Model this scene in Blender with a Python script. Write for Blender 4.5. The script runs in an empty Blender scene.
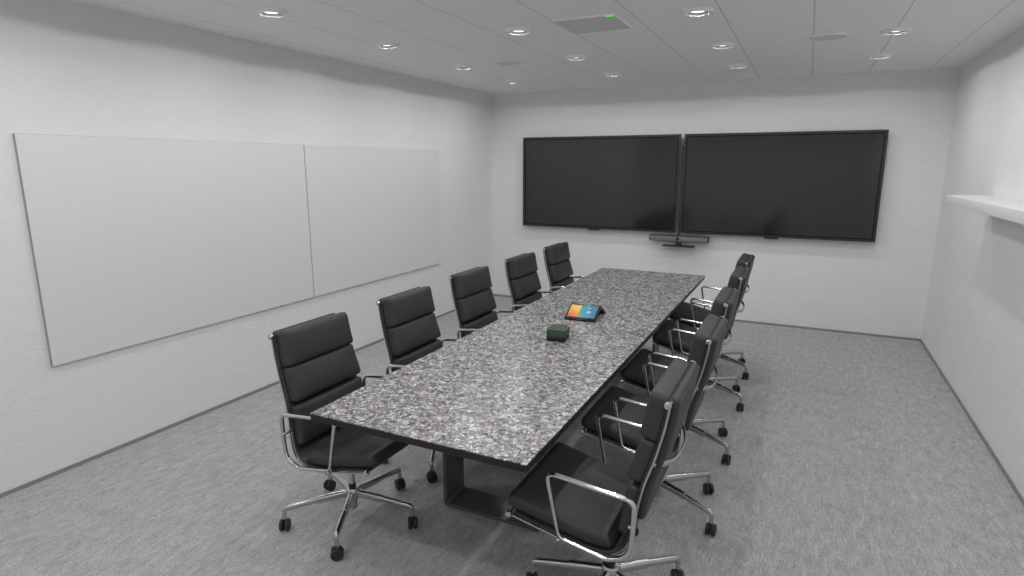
import bpy, bmesh, math, random
from mathutils import Vector, Matrix
random.seed(7)
PI = math.pi
S = bpy.context.scene
COL = S.collection

# ------------------------------------------------------------------ layout (metres, camera over the origin)
XL, XR, YB, YF, ZC = -3.5175, 1.1035, 6.5907, -1.60, 2.4746
TX0, TX1, TY0, TY1, TZ = -1.5855, -0.7003, 1.5249, 5.0785, 0.74

# ------------------------------------------------------------------ materials
def new_mat(name):
    m = bpy.data.materials.new(name); m.use_nodes = True
    return m, m.node_tree, m.node_tree.nodes['Principled BSDF']
def lin(c):
    f = lambda v: (v/12.92 if v <= .04045 else ((v+.055)/1.055)**2.4)
    if isinstance(c, (int, float)): c = (c, c, c)
    return tuple(f(v/255) for v in c) + (1,)
def simple(name, c, rough=.5, metal=0, spec=.5, coat=0):
    m, nt, b = new_mat(name)
    b.inputs['Base Color'].default_value = lin(c)
    b.inputs['Roughness'].default_value = rough
    b.inputs['Metallic'].default_value = metal
    b.inputs['Specular IOR Level'].default_value = spec
    b.inputs['Coat Weight'].default_value = coat
    return m
def emit(name, c, strength):
    m, nt, b = new_mat(name)
    b.inputs['Base Color'].default_value = lin(c)
    b.inputs['Emission Color'].default_value = lin(c)
    b.inputs['Emission Strength'].default_value = strength
    return m
def N(nt, t, **kw):
    n = nt.nodes.new(t)
    for k, v in kw.items():
        if k.startswith('i_'): n.inputs[k[2:].replace('_', ' ')].default_value = v
        else: setattr(n, k, v)
    return n
def L(nt, a, b): nt.links.new(a, b)
def coords(nt, scale=(1, 1, 1), loc=(0, 0, 0)):
    tc = N(nt, 'ShaderNodeTexCoord'); mp = N(nt, 'ShaderNodeMapping')
    mp.inputs['Scale'].default_value = scale; mp.inputs['Location'].default_value = loc
    L(nt, tc.outputs['Object'], mp.inputs['Vector'])
    return mp.outputs['Vector']
def ramp(nt, fac, stops, interp='LINEAR'):
    r = N(nt, 'ShaderNodeValToRGB'); r.color_ramp.interpolation = interp
    e = r.color_ramp.elements
    while len(e) < len(stops): e.new(.5)
    for k, (p, c) in enumerate(stops): e[k].position = p; e[k].color = lin(c)
    L(nt, fac, r.inputs['Fac']); return r.outputs['Color']
def bump(nt, b, h, strength, dist):
    n = N(nt, 'ShaderNodeBump'); n.inputs['Strength'].default_value = strength; n.inputs['Distance'].default_value = dist
    L(nt, h, n.inputs['Height']); L(nt, n.outputs['Normal'], b.inputs['Normal'])
def math_n(nt, op, a, b=None):
    n = N(nt, 'ShaderNodeMath', operation=op)
    for k, v in enumerate((a, b)):
        if v is None: continue
        if isinstance(v, (int, float)): n.inputs[k].default_value = v
        else: L(nt, v, n.inputs[k])
    return n.outputs[0]

def wall_material(name, c):
    m, nt, b = new_mat(name)
    b.inputs['Roughness'].default_value = .75; b.inputs['Specular IOR Level'].default_value = .25
    v = coords(nt, (1.0, 1.0, 2.6))
    n1 = N(nt, 'ShaderNodeTexNoise'); n1.inputs['Scale'].default_value = 5; n1.inputs['Detail'].default_value = 8; n1.inputs['Roughness'].default_value = .62
    n1.inputs['Distortion'].default_value = .8
    L(nt, v, n1.inputs['Vector'])
    n2 = N(nt, 'ShaderNodeTexNoise'); n2.inputs['Scale'].default_value = 45; n2.inputs['Detail'].default_value = 4
    L(nt, v, n2.inputs['Vector'])
    L(nt, ramp(nt, n1.outputs['Fac'], [(.3, c-3), (.7, c+2)]), b.inputs['Base Color'])
    # thin trowel scratches: ridges where the broad noise crosses its middle
    rd = math_n(nt, 'ABSOLUTE', math_n(nt, 'SUBTRACT', n1.outputs['Fac'], .56))
    sc = math_n(nt, 'MINIMUM', math_n(nt, 'MULTIPLY', rd, 22), 1)
    h = math_n(nt, 'ADD', math_n(nt, 'MULTIPLY', sc, .5), math_n(nt, 'MULTIPLY', n2.outputs['Fac'], .35))
    bump(nt, b, h, .42, .0045)
    return m
M = {}
M['wall'] = wall_material('white_plaster', 228)
def carpet():
    m, nt, b = new_mat('grey_loop_carpet')
    b.inputs['Roughness'].default_value = .95; b.inputs['Specular IOR Level'].default_value = .1
    def nz(sc, det, rough=.5):
        w = N(nt, 'ShaderNodeTexNoise'); w.inputs['Scale'].default_value = 1; w.inputs['Detail'].default_value = det; w.inputs['Roughness'].default_value = rough
        L(nt, coords(nt, sc), w.inputs['Vector']); return w.outputs['Fac']
    fine = nz((170, 110, 1), 2, .6)            # loops of the pile
    rib = nz((115, 28, 1), 2)                  # rows along the room
    broad = nz((28, 10, 1), 3)
    dash = math_n(nt, 'MAXIMUM', math_n(nt, 'SUBTRACT', nz((140, 7, 1), 1), .62), 0)   # scattered light threads
    h = math_n(nt, 'ADD', math_n(nt, 'ADD', math_n(nt, 'MULTIPLY', fine, .5), math_n(nt, 'MULTIPLY', rib, .26)),
               math_n(nt, 'ADD', math_n(nt, 'MULTIPLY', broad, .24), math_n(nt, 'MULTIPLY', dash, 1.1)))
    L(nt, ramp(nt, h, [(.36, 144), (.5, 172), (.64, 199)]), b.inputs['Base Color'])
    bump(nt, b, h, .5, .006)
    return m
M['carpet'] = carpet()
def ceiling_mat():
    m, nt, b = new_mat('perforated_ceiling_tile')
    b.inputs['Roughness'].default_value = .8; b.inputs['Specular IOR Level'].default_value = .2
    tc = N(nt, 'ShaderNodeTexCoord'); sp = N(nt, 'ShaderNodeSeparateXYZ'); L(nt, tc.outputs['Object'], sp.inputs[0])
    def cell(src, off, size):
        return math_n(nt, 'FRACT', math_n(nt, 'ADD', math_n(nt, 'DIVIDE', math_n(nt, 'SUBTRACT', src, off), size), 100))
    def near_edge(src, off, size, half):   # 1 on the joint
        f = cell(src, off, size)
        d = math_n(nt, 'MINIMUM', f, math_n(nt, 'SUBTRACT', 1, f))
        return math_n(nt, 'LESS_THAN', d, half/size)
    jx = near_edge(sp.outputs['X'], -.511, .461, .0032)
    jy = near_edge(sp.outputs['Y'], 2.09, .463, .0014)
    j = math_n(nt, 'MAXIMUM', jx, math_n(nt, 'MULTIPLY', jy, .6))
    # round perforations on a fine square pitch
    fx = math_n(nt, 'SUBTRACT', cell(sp.outputs['X'], -.511, .461/30), .5)
    fy = math_n(nt, 'SUBTRACT', cell(sp.outputs['Y'], 2.09, .463/30), .5)
    r2 = math_n(nt, 'ADD', math_n(nt, 'MULTIPLY', fx, fx), math_n(nt, 'MULTIPLY', fy, fy))
    dot = math_n(nt, 'LESS_THAN', r2, .055)
    mx = N(nt, 'ShaderNodeMix', data_type='RGBA'); mx.inputs['A'].default_value = lin(240); mx.inputs['B'].default_value = lin(224)
    L(nt, dot, mx.inputs['Factor'])
    mx2 = N(nt, 'ShaderNodeMix', data_type='RGBA'); mx2.inputs['B'].default_value = lin(198)
    L(nt, j, mx2.inputs['Factor']); L(nt, mx.outputs['Result'], mx2.inputs['A'])
    L(nt, mx2.outputs['Result'], b.inputs['Base Color'])
    return m
M['ceiling'] = ceiling_mat()
def granite():
    m, nt, b = new_mat('speckled_grey_granite')
    b.inputs['Roughness'].default_value = .22; b.inputs['Specular IOR Level'].default_value = .5
    def vor(scale, seed):
        w = N(nt, 'ShaderNodeTexNoise'); w.inputs['Scale'].default_value = 60; w.inputs['Detail'].default_value = 3
        v0 = coords(nt, (1, 1, 1), (seed, seed*.7, 0)); L(nt, v0, w.inputs['Vector'])
        ad = N(nt, 'ShaderNodeMix', data_type='VECTOR'); ad.inputs['Factor'].default_value = .012
        L(nt, v0, ad.inputs['A']); L(nt, w.outputs['Color'], ad.inputs['B'])
        x = N(nt, 'ShaderNodeTexVoronoi'); x.inputs['Scale'].default_value = scale; L(nt, ad.outputs['Result'], x.inputs['Vector'])
        sp = N(nt, 'ShaderNodeSeparateColor'); L(nt, x.outputs['Color'], sp.inputs['Color'])
        return x, sp
    xa, a = vor(64, 0); xb, c = vor(125, 3.3)
    ca = ramp(nt, a.outputs['Red'], [(0, (84, 81, 82)), (.15, (128, 124, 125)), (.32, (112, 116, 125)), (.47, (164, 159, 156)), (.61, (150, 136, 131)), (.73, (195, 192, 191)), (.93, (205, 203, 202))], 'CONSTANT')
    cb = ramp(nt, c.outputs['Green'], [(0, (70, 68, 70)), (.22, (122, 118, 118)), (.45, (140, 140, 146)), (.65, (170, 166, 165)), (.85, (212, 211, 211))], 'CONSTANT')
    mx = N(nt, 'ShaderNodeMix', data_type='RGBA')
    L(nt, math_n(nt, 'GREATER_THAN', c.outputs['Blue'], .55), mx.inputs['Factor']); L(nt, ca, mx.inputs['A']); L(nt, cb, mx.inputs['B'])
    # dark grain boundaries
    d = ramp(nt, xa.outputs['Distance'], [(.45, 255), (.85, 190)])
    mu = N(nt, 'ShaderNodeMix', data_type='RGBA', blend_type='MULTIPLY'); mu.inputs['Factor'].default_value = 1
    L(nt, mx.outputs['Result'], mu.inputs['A']); L(nt, d, mu.inputs['B'])
    L(nt, mu.outputs['Result'], b.inputs['Base Color'])
    L(nt, ramp(nt, a.outputs['Blue'], [(0, 128), (1, 158)]), b.inputs['Roughness'])
    return m
M['granite'] = granite()
def leather():
    m, nt, b = new_mat('black_leather')
    b.inputs['Base Color'].default_value = lin(51)
    b.inputs['Roughness'].default_value = .5; b.inputs['Specular IOR Level'].default_value = .45
    x = N(nt, 'ShaderNodeTexVoronoi'); x.inputs['Scale'].default_value = 320; L(nt, coords(nt), x.inputs['Vector'])
    n = N(nt, 'ShaderNodeTexNoise'); n.inputs['Scale'].default_value = 14; n.inputs['Detail'].default_value = 3; L(nt, coords(nt), n.inputs['Vector'])
    bump(nt, b, math_n(nt, 'ADD', math_n(nt, 'MULTIPLY', x.outputs['Distance'], .3), math_n(nt, 'MULTIPLY', n.outputs['Fac'], 1.5)), .25, .003)
    return m
M['leather'] = leather()
M['chrome'] = simple('polished_chrome', 208, .16, 1)
M['aluminium'] = simple('polished_aluminium', 196, .24, 1)
M['black_plastic'] = simple('black_plastic', 34, .45)
M['caster_rubber'] = simple('caster_black', 40, .5)
M['table_edge'] = simple('black_table_edge', 20, .45)
M['table_leg'] = simple('dark_lacquered_steel', 92, .32, 0, .6)
M['board'] = simple('white_board_enamel', 221, .35, 0, .4)
M['board_edge'] = simple('whiteboard_edge', 158, .5)
M['tv_bezel'] = simple('tv_bezel', 38, .45)
M['tv_gap'] = simple('tv_bezel_groove', 8, .9, 0, .05)
M['tv_screen'] = simple('tv_glass', 30, .13, 0, .75)
M['tv_back'] = simple('tv_housing', 28, .6)
M['baseboard'] = simple('grey_skirting', 140, .6)
M['shelf'] = simple('white_shelf', 226, .5)
M['lamp_white'] = simple('white_lamp_ring', 240, .5)
M['reflector'] = simple('satin_reflector', 178, .5)
M['lamp_disc'] = emit('lamp_light', (255, 255, 255), 2.6)
M['speaker_grille'] = simple('grey_speaker_grille', 212, .8)
M['speaker_ring'] = simple('white_speaker_ring', 238, .6)
M['mic_face'] = simple('grey_mic_face', 206, .8)
M['mic_frame'] = simple('white_mic_frame', 240, .5)
M['led_green'] = emit('green_indicator', (70, 230, 60), 1.2)
M['bar_grey'] = simple('grey_bar_fabric', 118, .8)
M['bar_dark'] = simple('dark_bar_shell', 46, .5)
M['cable_grey'] = simple('grey_cable_cover', 98, .6)
M['puck_mesh'] = simple('puck_grey_mesh', (62, 72, 64), .7)
M['puck_black'] = simple('puck_black_base', 14, .4)
M['puck_glow'] = emit('puck_green_light', (66, 150, 84), .22)
M['console_black'] = simple('console_black', 12, .3)
M['white_bit'] = simple('white_mark', 235, .5)

# ------------------------------------------------------------------ mesh helpers
def finish(name, bm, mat, parent=None, smooth=40, mats=None):
    bmesh.ops.recalc_face_normals(bm, faces=bm.faces)
    me = bpy.data.meshes.new(name); bm.to_mesh(me); bm.free()
    for mm in (mats or [mat]): me.materials.append(mm)
    o = bpy.data.objects.new(name, me); COL.objects.link(o)
    if smooth:
        for p in me.polygons: p.use_smooth = True
        me.set_sharp_from_angle(angle=math.radians(smooth))
    if parent is not None: o.parent = parent
    return o
def tag(o, label, cat, group=None):
    o['label'] = label; o['category'] = cat
    if group: o['group'] = group
    return o
def thing(name, label, cat, loc=(0, 0, 0), rz=0, group=None):
    o = bpy.data.objects.new(name, None); COL.objects.link(o)
    o.location = loc; o.rotation_euler = (0, 0, rz); o.empty_display_size = .1
    return tag(o, label, cat, group)
def structure(o): o['kind'] = 'structure'; return o
def box(bm, x0, x1, y0, y1, z0, z1, bev=0, seg=2, mi=0):
    r = bmesh.ops.create_cube(bm, size=1)
    vs = r['verts']
    for v in vs: v.co = Vector((x0+(v.co.x+.5)*(x1-x0), y0+(v.co.y+.5)*(y1-y0), z0+(v.co.z+.5)*(z1-z0)))
    fs = set(f for v in vs for f in v.link_faces)
    for f in fs: f.material_index = mi
    if bev:
        es = list(set(e for v in vs for e in v.link_edges))
        r = bmesh.ops.bevel(bm, geom=es, offset=bev, segments=seg, affect='EDGES', profile=.5)
        for f in r['faces']: f.material_index = mi
def box_bm(*a, **k):
    bm = bmesh.new(); box(bm, *a, **k); return bm
def lathe(bm, prof, n=32, c=(0, 0, 0), axis='z', mi=0):
    """prof: list of (r, h)."""
    rings = []
    for r, h in prof:
        ring = []
        for k in range(n):
            a = 2*PI*k/n; u, v = r*math.cos(a), r*math.sin(a)
            p = {'z': (u, v, h), 'y': (u, h, v), 'x': (h, u, v)}[axis]
            ring.append(bm.verts.new(Vector(p)+Vector(c)))
        rings.append(ring)
    for a, b in zip(rings, rings[1:]):
        for k in range(n):
            f = bm.faces.new((a[k], a[(k+1) % n], b[(k+1) % n], b[k])); f.material_index = mi
    for ring in (rings[0], rings[-1]):
        f = bm.faces.new(ring); f.material_index = mi
def smooth_path(pts, sub=6, closed=False):
    P = [Vector(p) for p in pts]; out = []; n = len(P)
    rng = range(n if closed else n-1)
    for i in rng:
        if closed: p0, p1, p2, p3 = P[i-1], P[i], P[(i+1) % n], P[(i+2) % n]
        else: p0, p1, p2, p3 = P[max(i-1, 0)], P[i], P[i+1], P[min(i+2, n-1)]
        for k in range(sub):
            t = k/sub
            out.append(.5*((2*p1)+(-p0+p2)*t+(2*p0-5*p1+4*p2-p3)*t*t+(-p0+3*p1-3*p2+p3)*t**3))
    if not closed: out.append(P[-1].copy())
    return out
def round_path(pts, rad, seg=6, closed=True):
    """polyline with rounded corners."""
    P = [Vector(p) for p in pts]; n = len(P); out = []
    rad = rad if isinstance(rad, (list, tuple)) else [rad]*n
    for i in range(n):
        if not closed and i in (0, n-1): out.append(P[i]); continue
        a, b, c = P[i-1], P[i], P[(i+1) % n]
        d1, d2 = (a-b).normalized(), (c-b).normalized()
        ang = d1.angle(d2); t = min(rad[i]/math.tan(ang/2), .49*(a-b).length, .49*(c-b).length)
        p1, p2 = b+d1*t, b+d2*t
        for k in range(seg+1):
            s = k/seg; out.append((1-s)**2*p1+2*s*(1-s)*b+s*s*p2)
    return out
def tube(bm, path, ra, rb=None, up=(0, 1, 0), n=10, closed=False, power=2):
    """sweep an ellipse: half-width ra along the side vector, rb along up; ra / rb may be functions of 0..1."""
    up = Vector(up); rb = ra if rb is None else rb
    f = lambda r, t: r(t) if callable(r) else r
    m = len(path); rings = []
    for i, p in enumerate(path):
        if closed: t = (path[(i+1) % m]-path[i-1]).normalized()
        else: t = (path[min(i+1, m-1)]-path[max(i-1, 0)]).normalized()
        s = t.cross(up)
        s = s.normalized() if s.length > 1e-6 else Vector((1, 0, 0))
        w = s.cross(t).normalized()
        q = i/max(m-1, 1); A, B = f(ra, q), f(rb, q)
        ring = []
        for k in range(n):
            a = 2*PI*k/n; c, d = math.cos(a), math.sin(a)
            if power != 2:
                c = math.copysign(abs(c)**(2/power), c); d = math.copysign(abs(d)**(2/power), d)
            ring.append(bm.verts.new(p+s*(A*c)+w*(B*d)))
        rings.append(ring)
    pairs = list(zip(rings, rings[1:]))+([(rings[-1], rings[0])] if closed else [])
    for a, b in pairs:
        for k in range(n): bm.faces.new((a[k], a[(k+1) % n], b[(k+1) % n], b[k]))
    if not closed:
        bm.faces.new(rings[0]); bm.faces.new(rings[-1])
def plate(bm, outline, thick, axis='y', off=0):
    """extrude a closed 2-D outline (list of (a, b)) by thick along axis."""
    mk = {'y': lambda a, b, c: (a, c, b), 'x': lambda a, b, c: (c, a, b), 'z': lambda a, b, c: (a, b, c)}[axis]
    A = [bm.verts.new(mk(a, b, off)) for a, b in outline]
    B = [bm.verts.new(mk(a, b, off+thick)) for a, b in outline]
    n = len(A)
    bm.faces.new(A); bm.faces.new(B[::-1])
    for k in range(n): bm.faces.new((A[k], B[k], B[(k+1) % n], A[(k+1) % n]))

# ------------------------------------------------------------------ the room
T = .12
structure(finish('floor', box_bm(XL-T, XR+T, YF-T, YB+T, -.1, 0), M['carpet'], smooth=0))
structure(finish('ceiling', box_bm(XL-T, XR+T, YF-T, YB+T, ZC, ZC+.1), M['ceiling'], smooth=0))
structure(finish('wall_left', box_bm(XL-T, XL, YF-T, YB+T, 0, ZC), M['wall'], smooth=0))
structure(finish('wall_right', box_bm(XR, XR+T, YF-T, YB+T, 0, ZC), M['wall'], smooth=0))
structure(finish('wall_back', box_bm(XL, XR, YB, YB+T, 0, ZC), M['wall'], smooth=0))
structure(finish('wall_front', box_bm(XL, XR, YF-T, YF, 0, ZC), M['wall'], smooth=0))
BH, BT = .021, .008
structure(finish('baseboard_left', box_bm(XL, XL+BT, YF, YB, 0, BH), M['baseboard'], smooth=0))
structure(finish('baseboard_right', box_bm(XR-BT, XR, YF, YB, 0, BH), M['baseboard'], smooth=0))
structure(finish('baseboard_back', box_bm(XL+BT, XR-BT, YB-BT, YB, 0, BH), M['baseboard'], smooth=0))
structure(finish('baseboard_front', box_bm(XL+BT, XR-BT, YF, YF+BT, 0, BH), M['baseboard'], smooth=0))

# ------------------------------------------------------------------ whiteboards
def whiteboard(y0, y1, label):
    t = thing('whiteboard', label, 'whiteboard', (XL, (y0+y1)/2, .599), 0, 'whiteboards on the left wall')
    w, h = (y1-y0)/2, 1.7967-.599
    finish('frame', box_bm(0, .016, -w, w, 0, h, bev=.001, seg=1), M['board_edge'], t, 0)
    finish('writing_surface', box_bm(.016, .022, -w+.0015, w-.0015, .002, h-.002, bev=.0015, seg=2), M['board'], t, 0)
whiteboard(1.6113, 3.4935, 'large white whiteboard panel on the left wall, the one nearer the camera')
whiteboard(3.4985, 5.3787, 'white whiteboard panel on the left wall, the one nearer the screen wall')

# ------------------------------------------------------------------ televisions
TVZ0, TVZ1, TVY = .9289, 1.958, YB-.10
def television(x0, x1, label, bumpx):
    t = thing('television', label, 'television', ((x0+x1)/2, TVY, TVZ0), 0, 'televisions on the back wall')
    w, h = (x1-x0)/2, TVZ1-TVZ0
    bm = bmesh.new(); b = .024
    for a in ((-w, w, 0, .025, 0, b), (-w, w, 0, .025, h-b, h), (-w, -w+b, 0, .025, b, h-b), (w-b, w, 0, .025, b, h-b)): box(bm, *a)
    finish('bezel', bm, M['tv_bezel'], t, 0)
    bm = bmesh.new(); g = .007; c = b
    for a in ((-w+c, w-c, .003, .02, c, c+g), (-w+c, w-c, .003, .02, h-c-g, h-c), (-w+c, -w+c+g, .003, .02, c+g, h-c-g), (w-c-g, w-c, .003, .02, c+g, h-c-g)): box(bm, *a)
    finish('screen_gasket', bm, M['tv_gap'], t, 0)
    finish('screen', box_bm(-w+c+g, w-c-g, .002, .02, c+g, h-c-g), M['tv_screen'], t, 0)
    finish('back_housing', box_bm(-w+.01, w-.01, .025, .06, .01, h-.01, bev=.006), M['tv_back'], t)
    finish('wall_mount', box_bm(-.35, .35, .06, .10, h/2-.2, h/2+.2), M['tv_back'], t, 0)
    s = bumpx-(x0+x1)/2
    bm = bmesh.new(); plate(bm, [(s-.075, .006), (s+.075, .006), (s+.06, -.017), (s-.06, -.017)], .03, 'y', .002)
    finish('sensor_bar', bm, M['tv_bezel'], t, 0)
television(-3.042, -1.2253, 'large black wall television, left of the pair', -2.15)
television(-1.1888, .62, 'large black wall television, right of the pair', -.28)
tag(finish('cable_cover', box_bm(-1.217, -1.197, YB-.045, YB, .905, 1.845, bev=.002), M['cable_grey']),
    'narrow grey cable cover in the slit between the two televisions', 'cable cover')

# video bar under the screens
vb = thing('video_bar', 'grey video bar with a small foot under the gap between the televisions', 'video bar', (-1.19, YB, .784))
finish('body', box_bm(-.312, .312, -.145, -.065, .056, .116, bev=.006), M['bar_dark'], vb)
finish('speaker_grille', box_bm(-.304, .304, -.149, -.144, .061, .111, bev=.002), M['bar_grey'], vb)
bm = bmesh.new(); lathe(bm, [(.017, -.152), (.017, -.149)], 20, (-.005, 0, .086), 'y'); finish('camera_lens', bm, M['black_plastic'], vb)
finish('foot_neck', box_bm(-.03, .03, -.135, -.08, .008, .056, bev=.003), M['bar_dark'], vb)
finish('foot_plate', box_bm(-.165, .165, -.155, -.035, 0, .008, bev=.002), M['bar_dark'], vb)
finish('wall_bracket', box_bm(-.05, .05, -.066, .002, .062, .110), M['bar_dark'], vb, 0)

# ------------------------------------------------------------------ wall shelf
tag(finish('wall_shelf', box_bm(.856, XR, 2.3, 4.939, 1.389, 1.4455, bev=.002), M['shelf']),
    'thick white floating shelf on the right wall', 'shelf')

# ------------------------------------------------------------------ conference table
tb = thing('conference_table', 'long conference table with a speckled grey granite top and black edge', 'table', ((TX0+TX1)/2, (TY0+TY1)/2, 0))
cx, cy = (TX0+TX1)/2, (TY0+TY1)/2
hx, hy = (TX1-TX0)/2, (TY1-TY0)/2
finish('tabletop', box_bm(-hx, hx, -hy, hy, TZ-.004, TZ), M['granite'], tb, 0)
finish('edge_band', box_bm(-hx, hx, -hy, hy, TZ-.028, TZ-.004), M['table_edge'], tb, 0)
def table_leg(y0, d=.165):
    ou = round_path([Vector((a, 0, b)) for a, b in ((-.2575, TZ-.028), (-.2575, 0), (.2575, 0), (.2575, TZ-.028))], [.001, .03, .03, .001], 6)
    inn = round_path([Vector((a, 0, b)) for a, b in ((-.2395, TZ-.05), (-.2395, .018), (.2395, .018), (.2395, TZ-.05))], [.001, .014, .014, .001], 6)
    bm = bmesh.new(); xo = -1.2125-cx
    rings = []
    for src, y in ((ou, y0), (inn, y0), (inn, y0+d), (ou, y0+d)):
        rings.append([bm.verts.new((p.x+xo, y-cy, p.z)) for p in src])
    n = len(ou)
    for i in range(4):
        a, b = rings[i], rings[(i+1) % 4]
        for k in range(n): bm.faces.new((a[k], a[(k+1) % n], b[(k+1) % n], b[k]))
    return bm
finish('leg', table_leg(2.23), M['table_leg'], tb)
finish('leg', table_leg(4.47), M['table_leg'], tb)

# ------------------------------------------------------------------ things on the table
pk = thing('table_speakerphone', 'small dark cube speakerphone with a green light rim on the table', 'speakerphone', (-1.113, 2.820, TZ), math.radians(6))
h = .050
finish('base', box_bm(-h+.001, h-.001, -h+.001, h-.001, 0, .023, bev=.003), M['puck_black'], pk)
finish('mesh_body', box_bm(-h, h, -h, h, .023, .064, bev=.003), M['puck_mesh'], pk)
bm = bmesh.new()
for a in ((-h, h, -h, -h+.003, .064, .0665), (-h, h, h-.003, h, .064, .0665), (-h, -h+.003, -h+.003, h-.003, .064, .0665), (h-.003, h, -h+.003, h-.003, .064, .0665)): box(bm, *a)
finish('light_rim', bm, M['puck_glow'], pk, 0)
finish('top_cap', box_bm(-h+.003, h-.003, -h+.003, h-.003, .064, .068, bev=.001), M['puck_mesh'], pk)

def screen_warm():
    m, nt, b = new_mat('console_screen_warm')
    g = N(nt, 'ShaderNodeTexCoord'); sp = N(nt, 'ShaderNodeSeparateXYZ'); L(nt, g.outputs['Object'], sp.inputs[0])
    n = N(nt, 'ShaderNodeTexNoise'); n.inputs['Scale'].default_value = 30; n.inputs['Detail'].default_value = 2; L(nt, g.outputs['Object'], n.inputs['Vector'])
    f = math_n(nt, 'ADD', math_n(nt, 'MULTIPLY', sp.outputs['Y'], 7.5), math_n(nt, 'ADD', math_n(nt, 'MULTIPLY', sp.outputs['X'], 3.5), math_n(nt, 'MULTIPLY', n.outputs['Fac'], .5)))
    c = ramp(nt, f, [(-.0, (226, 62, 66)), (.25, (236, 96, 52)), (.5, (240, 150, 48)), (.8, (246, 206, 92))])
    L(nt, c, b.inputs['Emission Color']); b.inputs['Emission Strength'].default_value = .8
    b.inputs['Base Color'].default_value = lin(10); b.inputs['Roughness'].default_value = .25
    return m
def screen_cool():
    m, nt, b = new_mat('console_screen_cool')
    g = N(nt, 'ShaderNodeTexCoord'); sp = N(nt, 'ShaderNodeSeparateXYZ'); L(nt, g.outputs['Object'], sp.inputs[0])
    f = math_n(nt, 'ADD', math_n(nt, 'MULTIPLY', sp.outputs['X'], 8), .25)
    c = ramp(nt, f, [(0, (70, 186, 180)), (.5, (66, 160, 182)), (1, (82, 122, 172))])
    L(nt, c, b.inputs['Emission Color']); b.inputs['Emission Strength'].default_value = .75
    b.inputs['Base Color'].default_value = lin(10); b.inputs['Roughness'].default_value = .25
    return m
M['screen_warm'], M['screen_cool'] = screen_warm(), screen_cool()
M['screen_text'] = emit('console_screen_text', (200, 214, 226), .7)
tc = thing('touch_console', 'black wedge touch console with an orange and teal screen on the table', 'console', (-1.138, 3.219, TZ), math.radians(2))
W2 = .096
# wedge body: a tent with the screen face to the front and an open back leg
th = math.atan2(.066, .130); dl = .1458
fr = bpy.data.objects.new('screen_housing', None)
def tilt(bm, flip=False):
    bmesh.ops.rotate(bm, verts=bm.verts, cent=(0, 0, 0), matrix=Matrix.Rotation(th, 3, 'X'))
    bmesh.ops.translate(bm, verts=bm.verts, vec=(0, 0, .010))
    return bm
bm = box_bm(-W2, W2, 0, dl, -.010, 0, bev=.003); fh = finish('screen_housing', tilt(bm), M['console_black'], tc)
bm = bmesh.new()
plate(bm, [(.118, .070), (.130, .074), (.262, .006), (.256, 0), (.245, 0)], 2*W2-.012, 'x', -W2+.006)
finish('back_stand', bm, M['console_black'], tc, 20)
def glass(name, x0, x1, y0, y1, mat, dz=.0006):
    o = finish(name, box_bm(x0, x1, y0, y1, 0, dz), mat, tc, 0)
    o.location = (0, 0, .010); o.rotation_euler = (th, 0, 0)
    return o
glass('warm_screen_pane', -W2+.012, -W2+.078, .021, dl-.016, M['screen_warm'])
glass('cool_screen_pane', -W2+.080, W2-.012, .021, dl-.016, M['screen_cool'])
for a in ((.022, .042, .108, .1105), (.024, .046, .078, .0800), (.024, .050, .070, .0720), (.024, .044, .062, .0640)):
    o = finish('text_line', box_bm(a[0], a[1], a[2], a[3], 0, .0010), M['screen_text'], tc, 0); o.location = (0, 0, .010); o.rotation_euler = (th, 0, 0)

# ------------------------------------------------------------------ office chair (local: +x the way it faces, origin on the floor under the column)
RAIL = [(-.224, .941), (-.2185, .924), (-.206, .845), (-.182, .742), (-.152, .643), (-.135, .555), (-.127, .485), (-.111, .420), (-.080, .383), (-.035, .369), (.05, .375), (.13, .394), (.24, .420), (.304, .436)]
RP = smooth_path([(a, 0, b) for a, b in RAIL], 8)
RS = [0]
for a, b in zip(RP, RP[1:]): RS.append(RS[-1]+(b-a).length)
def rail_at(s):
    s = max(-.2, min(s, RS[-1]+.2))
    if s <= 0: i = 0
    elif s >= RS[-1]: i = len(RP)-2
    else: i = max(k for k in range(len(RP)-1) if RS[k] <= s)
    t = (RP[i+1]-RP[i]); l = t.length; t = t/l
    # a smoothed tangent keeps pads from kinking
    j0, j1 = max(i-2, 0), min(i+3, len(RP)-1)
    tt = (RP[j1]-RP[j0]).normalized()
    p = RP[i]+t*(s-RS[i])
    n = Vector((-tt.z, 0, tt.x))
    return p, n
def s_of_z(z):
    return min(range(len(RP)//2), key=lambda k: abs(RP[k].z-z)) and RS[min(range(60), key=lambda k: abs(RP[k].z-z))]
def s_of_x(x):
    return RS[min(range(60, len(RP)), key=lambda k: abs(RP[k].x-x))]
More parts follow.
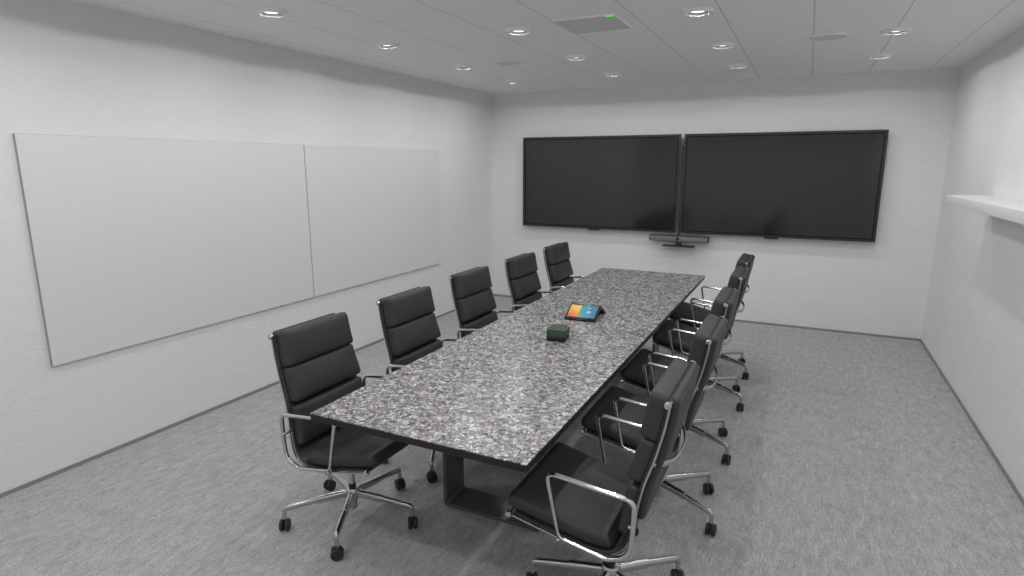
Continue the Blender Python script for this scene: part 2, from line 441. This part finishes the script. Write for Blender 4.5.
def pad(s0, s1, dw, o0, o1, r, bulge=.006, nu=14, nv=18, nw=6, back_bulge=0):
    """rounded cushion lying along the rail curve, between offsets o0 and o1 along the rail normal."""
    bm = bmesh.new(); cache = {}
    sc, hs = (s0+s1)/2, (s1-s0)/2; oc, ho = (o0+o1)/2, (o1-o0)/2
    def dist(n):   # denser near the ends
        return [math.sin(PI/2*(2*k/n-1))*.55+(2*k/n-1)*.45 for k in range(n+1)]
    U, V, Wd = dist(nu), dist(nv), dist(nw)
    def vert(u, v, w):
        key = (round(u, 5), round(v, 5), round(w, 5))
        if key in cache: return cache[key]
        hw = hw_at(sc+u*hs)+dw
        q = Vector((u*hs, v*hw, w*ho))
        rr = min(r, ho*.98)
        inner = Vector((max(-hs+r, min(hs-r, q.x)), max(-hw+r, min(hw-r, q.y)), max(-ho+rr, min(ho-rr, q.z))))
        d = q-inner
        if d.length > 1e-9:
            # scale into an ellipsoid corner
            e = Vector((d.x/r, d.y/r, d.z/rr)); m = max(abs(e.x), abs(e.y), abs(e.z))
            e = e*(m/e.length)
            q = inner+Vector((e.x*r, e.y*r, e.z*rr))
        k = (1-(q.x/hs)**2)*(1-(q.y/hw)**4)
        if w > 0: q.z += bulge*max(k, 0)*w
        elif w < 0: q.z += back_bulge*max(k, 0)*w
        p, n = rail_at(sc+q.x)
        cache[key] = bm.verts.new((p.x+n.x*(oc+q.z), q.y, p.z+n.z*(oc+q.z)))
        return cache[key]
    def face(A, B, fn):
        for i in range(len(A)-1):
            for j in range(len(B)-1):
                vs = [fn(A[i], B[j]), fn(A[i+1], B[j]), fn(A[i+1], B[j+1]), fn(A[i], B[j+1])]
                bm.faces.new(vs)
    for sgn in (-1, 1):
        face(U, V, lambda a, b: vert(a, b, sgn))
        face(U, Wd, lambda a, b: vert(a, sgn, b))
        face(V, Wd, lambda a, b: vert(sgn, a, b))
    return bm
YA = .265
def hw_at(s):          # half width of the upholstery: narrower at the top of the back, wider at the seat front
    q = [(0, .197), (s_of_z(.79), .203), (s_of_z(.63), .211), (s_of_z(.47), .221), (RS[-1], .240)]
    for (a, u), (b, v) in zip(q, q[1:]):
        if s <= b: return u+(v-u)*max(0, (s-a)/(b-a))
    return q[-1][1]
def yr(s): return hw_at(s)+.010
YR = .226      # side rails, arm loops
def make_chair():
    t = thing('office_chair', 'x', 'chair')
    # front cushions
    zc = [(.935, .784, .066), (.779, .627, .054), (.622, .445, .044)]
    for z1, z0, thk in zc:
        finish('back_cushion', pad(s_of_z(z1), s_of_z(z0), 0, -.001, thk, .016, .010), M['leather'], t, 60)
    finish('seat', pad(s_of_x(-.075), RS[-1]+.031, 0, .002, .060, .026, .008, nu=20), M['leather'], t, 60)
    finish('back_shell', pad(s_of_z(.941)-.004, s_of_z(.51), -.006, -.031, -.001, .013, 0, nu=22, back_bulge=.006), M['leather'], t, 60)
    finish('leather_sling', pad(.012, RS[-1]-.01, .007, -.003, .005, .0035, 0, nu=44), M['leather'], t, 60)
    # side rails with the knobs at their ends
    for s in (-1, 1):
        bm = bmesh.new()
        off = lambda i: rail_at(RS[i])[0]-rail_at(RS[i])[1]*.007
        tube(bm, [Vector((off(i).x, s*yr(RS[i]), off(i).z)) for i in range(5, len(RP))], .0042, .0042, up=(0, 1, 0), n=8, power=3)
        r = finish('side_rail', bm, M['aluminium'], t)
        for q, ss in ((RP[8], RS[8]), (RP[-1], RS[-1])):
            bm = bmesh.new(); yk = yr(ss)+.002
            lathe(bm, [(.004, s*.0), (.0110, s*.001), (.0122, s*.005), (.0122, s*.013), (.0100, s*.017), (.005, s*.0185)], 16, (q.x, s*yk, q.z), 'y')
            finish('spreader_knob', bm, M['chrome'], r)
    # cross spreaders
    for i in (8, len(RP)-1):
        q, w_ = RP[i], yr(RS[i]); bm = bmesh.new()
        tube(bm, [Vector((q.x, -w_, q.z)), Vector((q.x, w_, q.z))], .0045, up=(1, 0, 0), n=10)
        finish('spreader', bm, M['aluminium'], t)
    bm = bmesh.new()
    tube(bm, smooth_path([(-.180, -.209, .712), (-.206, -.16, .700), (-.229, -.09, .688), (-.235, 0, .686), (-.229, .09, .688), (-.206, .16, .700), (-.180, .209, .712)], 5), .0045, .010, up=(0, 0, 1), n=10)
    finish('back_brace', bm, M['aluminium'], t)
    # arm loops
    for s in (-1, 1):
        y = s*YA
        loop = round_path([(-.142, y, .603), (.160, y, .634), (.112, y, .402), (-.055, y, .372), (-.128, y, .40), (-.138, y, .47)],
                          [.035, .028, .035, .05, .06, .08], 6)
        # start the sweep at the front post so the thick part is the arm rest and the rear
        m = len(loop)
        def fat(q, m=m, loop=loop):
            p = loop[min(int(round(q*(m-1))), m-1)]
            k = (p.x+.14)/.30
            if p.z > .58: return .0088
            return .0088-.0034*max(0, min(1, k*1.3-.2))
        bm = bmesh.new(); tube(bm, loop, fat, lambda q, f=fat: f(q)*1.15, up=(0, 1, 0), n=10, closed=True)
        a = finish('armrest', bm, M['chrome'], t)
        for (bx, bz) in ((-.131, .515), (.112, .396)):
            bm = bmesh.new(); lathe(bm, [(.006, s*(.228)), (.006, s*(YA+.009)), (.004, s*(YA+.011))], 12, (bx, 0, bz), 'y')
            finish('arm_bolt', bm, M['chrome'], a)
    # tilt mechanism and column
    bm = bmesh.new()
    box(bm, -.085, .085, -.045, .045, .318, .352, bev=.008)
    for s in (-1, 1):
        tube(bm, [Vector((.055, 0, .338)), Vector((.085, s*.12, .350)), Vector((.095, s*(YR-.004), .380))], .009, .013, n=8)
        tube(bm, [Vector((-.045, 0, .338)), Vector((-.055, s*.12, .346)), Vector((-.050, s*(YR-.004), .366))], .009, .013, n=8)
    finish('seat_bracket', bm, M['black_plastic'], t)
    bm = bmesh.new(); lathe(bm, [(.006, -.17), (.006, -.045)], 10, (.02, 0, .334), 'y'); lathe(bm, [(.013, -.195), (.015, -.19), (.015, -.168), (.012, -.164)], 14, (.02, 0, .334), 'y')
    finish('tilt_knob', bm, M['chrome'], t)
    bm = bmesh.new(); lathe(bm, [(.0145, .165), (.0145, .325)], 20); finish('gas_column', bm, M['chrome'], t)
    bm = bmesh.new(); lathe(bm, [(.0175, .158), (.0175, .178), (.015, .180)], 20); finish('column_collar', bm, M['black_plastic'], t)
    # five-star base
    b0 = finish('base_hub', (lambda q: (lathe(q, [(.016, .050), (.019, .055), (.020, .095), (.034, .108), (.036, .150), (.030, .160), (.019, .162)], 24), q)[1])(bmesh.new()), M['aluminium'], t)
    for k in range(5):
        a = math.radians(9.8+72*k); c, s = math.cos(a), math.sin(a)
        P = lambda r, z: Vector((r*c, r*s, z))
        path = round_path([P(.025, .133), P(.16, .124), P(.303, .110), P(.307, .058)], [.01, .05, .020, .01], 5, closed=False)
        m = len(path)
        bm = bmesh.new()
        side = Vector((-s, c, 0))
        tube(bm, path, lambda q: .019-.0095*q if q < .85 else .0095, lambda q: .0155-.006*q, up=side, n=12, power=2.6)
        lg = finish('leg', bm, M['aluminium'], t)
        # caster, its wheels rolling across the leg
        wa = a+PI/2+.5*math.sin(3*k+1); dx, dy = math.cos(wa), math.sin(wa)
        cen = P(.307, 0)+Vector((0, 0, .0275))
        bm = bmesh.new()
        for sg in (-1, 1):
            prof = [(.006, .004), (.024, .005), (.0275, .008), (.0275, .017), (.024, .021), (.010, .022)]
            lathe(bm, [(r, sg*hh) for r, hh in prof], 20, (0, 0, 0), 'y')
        box(bm, -.018, .006, -.0045, .0045, -.004, .034, bev=.003)
        lathe(bm, [(.008, .020), (.0095, .026), (.0095, .040)], 12)
        bmesh.ops.rotate(bm, verts=bm.verts, cent=(0, 0, 0), matrix=Matrix.Rotation(wa, 3, 'Z'))
        bmesh.ops.translate(bm, verts=bm.verts, vec=cen)
        finish('caster', bm, M['caster_rubber'], lg)
    for o in t.children:
        if o.name.split('.')[0] in ('gas_column', 'column_collar', 'base_hub', 'leg'): o.location.x = -.014
    return t
def copy_tree(o, parent=None):
    c = o.copy(); COL.objects.link(c)
    if parent is not None: c.parent = parent
    for ch in list(o.children): copy_tree(ch, c)
    return c
chair = make_chair()
spots = [
    (-1.786, 1.956, 0, 'black leather office chair on the whiteboard side, nearest the camera'),
    (-1.777, 2.664, 0, 'black leather office chair, second from the camera on the whiteboard side'),
    (-1.806, 3.434, 0, 'black leather office chair, middle one of the row on the whiteboard side'),
    (-1.785, 4.190, 0, 'black leather office chair, second from the screens on the whiteboard side'),
    (-1.783, 4.935, 0, 'black leather office chair on the whiteboard side, nearest the screen wall'),
    (-.541, 1.955, PI, 'black leather office chair on the shelf side, nearest the camera, whole arm loop in view'),
    (-.528, 2.694, PI, 'black leather office chair, second from the camera on the shelf side'),
    (-.545, 3.413, PI, 'black leather office chair, middle one of the row on the shelf side'),
    (-.550, 4.222, PI, 'black leather office chair, second from the screens on the shelf side'),
    (-.575, 4.895, PI, 'black leather office chair on the shelf side, nearest the screen wall'),
]
for k, (x, y, rz, lab) in enumerate(spots):
    c = chair if k == 0 else copy_tree(chair)
    c.location = (x, y, 0); c.rotation_euler = (0, 0, rz)
    for ch in c.children:
        if ch.name.split('.')[0] in ('gas_column', 'column_collar', 'base_hub', 'leg'): ch.location.x = -.014 if rz == 0 else .001
    tag(c, lab, 'chair', 'black office chairs round the conference table')

# ------------------------------------------------------------------ ceiling fittings
LX, LY = (-2.738, -1.714, -.624, .413), (-.50, .52, 1.54, 2.565, 3.585, 4.635, 5.62)
spot_data = bpy.data.lights.new('downlight_lamp', 'SPOT')
spot_data.energy = 169; spot_data.spot_size = math.radians(2*83); spot_data.spot_blend = .03; spot_data.shadow_soft_size = .035
# the lamp's beam profile: strong downwards, weaker towards the rim, cut off by the trim ring
prof_a = [0, 15, 30, 40, 50, 60, 70, 76, 80, 82, 84, 90]
prof_c = [.80, .82, .88, .92, .86, .71, .54, .46, .42, .40, .38, .3]
txt = bpy.data.texts.new('downlight_profile')
txt.write('IESNA:LM-63-1995\nTILT=NONE\n1 1000 1 %d 1 1 2 0 0 0\n1 1 0\n%s\n0\n%s\n' % (len(prof_a), ' '.join(map(str, prof_a)), ' '.join(map(str, prof_c))))
spot_data.use_nodes = True
lnt = spot_data.node_tree; lem = [n for n in lnt.nodes if n.type == 'EMISSION'][0]
ies = N(lnt, 'ShaderNodeTexIES'); ies.mode = 'INTERNAL'; ies.ies = txt
L(lnt, ies.outputs['Fac'], lem.inputs['Strength'])
def make_downlight():
    t = thing('downlight', 'x', 'downlight')
    bm = bmesh.new()
    prof = [(.0605, -.018), (.066, -.020), (.078, -.019), (.083, -.013), (.084, 0)]
    rings = []
    for r, hh in prof: rings.append([bm.verts.new((r*math.cos(2*PI*k/40), r*math.sin(2*PI*k/40), hh)) for k in range(40)])
    for a, b in zip(rings, rings[1:]):
        for k in range(40): bm.faces.new((a[k], a[(k+1) % 40], b[(k+1) % 40], b[k]))
    finish('trim_ring', bm, M['lamp_white'], t)
    bm = bmesh.new(); 
    prof = [(.0605, -.0185), (.060, -.003), (.038, -.0025)]
    rings = [[bm.verts.new((r*math.cos(2*PI*k/40), r*math.sin(2*PI*k/40), hh)) for k in range(40)] for r, hh in prof]
    for a, b in zip(rings, rings[1:]):
        for k in range(40): bm.faces.new((a[k], a[(k+1) % 40], b[(k+1) % 40], b[k]))
    finish('reflector', bm, M['reflector'], t)
    bm = bmesh.new(); lathe(bm, [(.038, -.003), (.038, -.0045)], 32); finish('light_disc', bm, M['lamp_disc'], t)
    lo = bpy.data.objects.new('lamp', spot_data); COL.objects.link(lo); lo.parent = t; lo.location = (0, 0, -.022)
    return t
dl0 = make_downlight(); first = True
rows = {0: 'row above the whiteboards', 1: 'second row from the whiteboards', 2: 'second row from the shelf wall', 3: 'row nearest the shelf wall'}
place = {6: 'closest to the screen wall', 5: 'second from the screen wall', 4: 'third from the screen wall', 3: 'fourth from the screen wall',
         2: 'fifth from the screen wall', 1: 'sixth from the screen wall', 0: 'farthest from the screen wall'}
for i, x in enumerate(LX):
    for j, y in enumerate(LY):
        d = dl0 if first else copy_tree(dl0); first = False
        d.location = (x, y, ZC)
        tag(d, 'round downlight in the %s, %s' % (rows[i], place[j]), 'downlight', 'round ceiling downlights')
def ceiling_speaker(x, y, lab):
    t = thing('ceiling_speaker', lab, 'speaker', (x, y, ZC), 0, 'round ceiling speakers')
    bm = bmesh.new()
    prof = [(.113, -.003), (.115, -.010), (.128, -.012), (.135, -.008), (.136, 0)]
    rings = [[bm.verts.new((r*math.cos(2*PI*k/48), r*math.sin(2*PI*k/48), hh)) for k in range(48)] for r, hh in prof]
    for a, b in zip(rings, rings[1:]):
        for k in range(48): bm.faces.new((a[k], a[(k+1) % 48], b[(k+1) % 48], b[k]))
    finish('trim_ring', bm, M['speaker_ring'], t)
    bm = bmesh.new(); lathe(bm, [(.1145, 0), (.1145, -.005), (.04, -.007), (.002, -.0075)], 48); finish('grille', bm, M['speaker_grille'], t)
ceiling_speaker(-2.31, 4.645, 'round ceiling speaker between downlights towards the whiteboard corner')
ceiling_speaker(.033, 4.67, 'round ceiling speaker towards the shelf wall, larger in view')
mc = thing('ceiling_microphone_panel', 'square grey microphone panel with a green light on the ceiling', 'microphone', (-1.243, 3.635, ZC))
bm = bmesh.new(); w = .192; d = .197; f = .006
for a in ((-w, w, -d, -d+f), (-w, w, d-f, d), (-w, -w+f, -d+f, d-f), (w-f, w, -d+f, d-f)): box(bm, *a, -.010, 0)
finish('frame', bm, M['mic_frame'], mc, 0)
finish('mesh_face', box_bm(-w+f, w-f, -d+f, d-f, -.008, 0), M['mic_face'], mc, 0)
finish('status_light', box_bm(w-.058, w-.012, -d+.004, -d+.020, -.012, -.0075, bev=.002), M['led_green'], mc)

# ------------------------------------------------------------------ world, camera, view
wd = bpy.data.worlds.new('World'); S.world = wd; wd.use_nodes = True
wd.node_tree.nodes['Background'].inputs[0].default_value = (.5, .5, .5, 1); wd.node_tree.nodes['Background'].inputs[1].default_value = .3
cam = bpy.data.cameras.new('camera'); co = bpy.data.objects.new('camera', cam); COL.objects.link(co)
cam.sensor_fit = 'HORIZONTAL'; cam.sensor_width = 36; cam.lens = 36*593.03/1024; cam.clip_start = .05
Rv, Uv, Fv = Vector((.89765, .4407088, -.000386)), Vector((-.0891784, .1824992, .9791533)), Vector((-.431592, .8789026, -.2031221))
mt = Matrix((( Rv.x, Uv.x, -Fv.x, 0), (Rv.y, Uv.y, -Fv.y, 0), (Rv.z, Uv.z, -Fv.z, 1.6441), (0, 0, 0, 1)))
co.matrix_world = mt
S.camera = co
S.view_settings.view_transform = 'Standard'; S.view_settings.look = 'None'
S.view_settings.exposure = 0; S.view_settings.gamma = 1; S.view_settings.use_curve_mapping = False
S.cycles.use_denoising = True
S.cycles.max_bounces = 10; S.cycles.diffuse_bounces = 9; S.cycles.glossy_bounces = 5
S.cycles.sample_clamp_indirect = 6
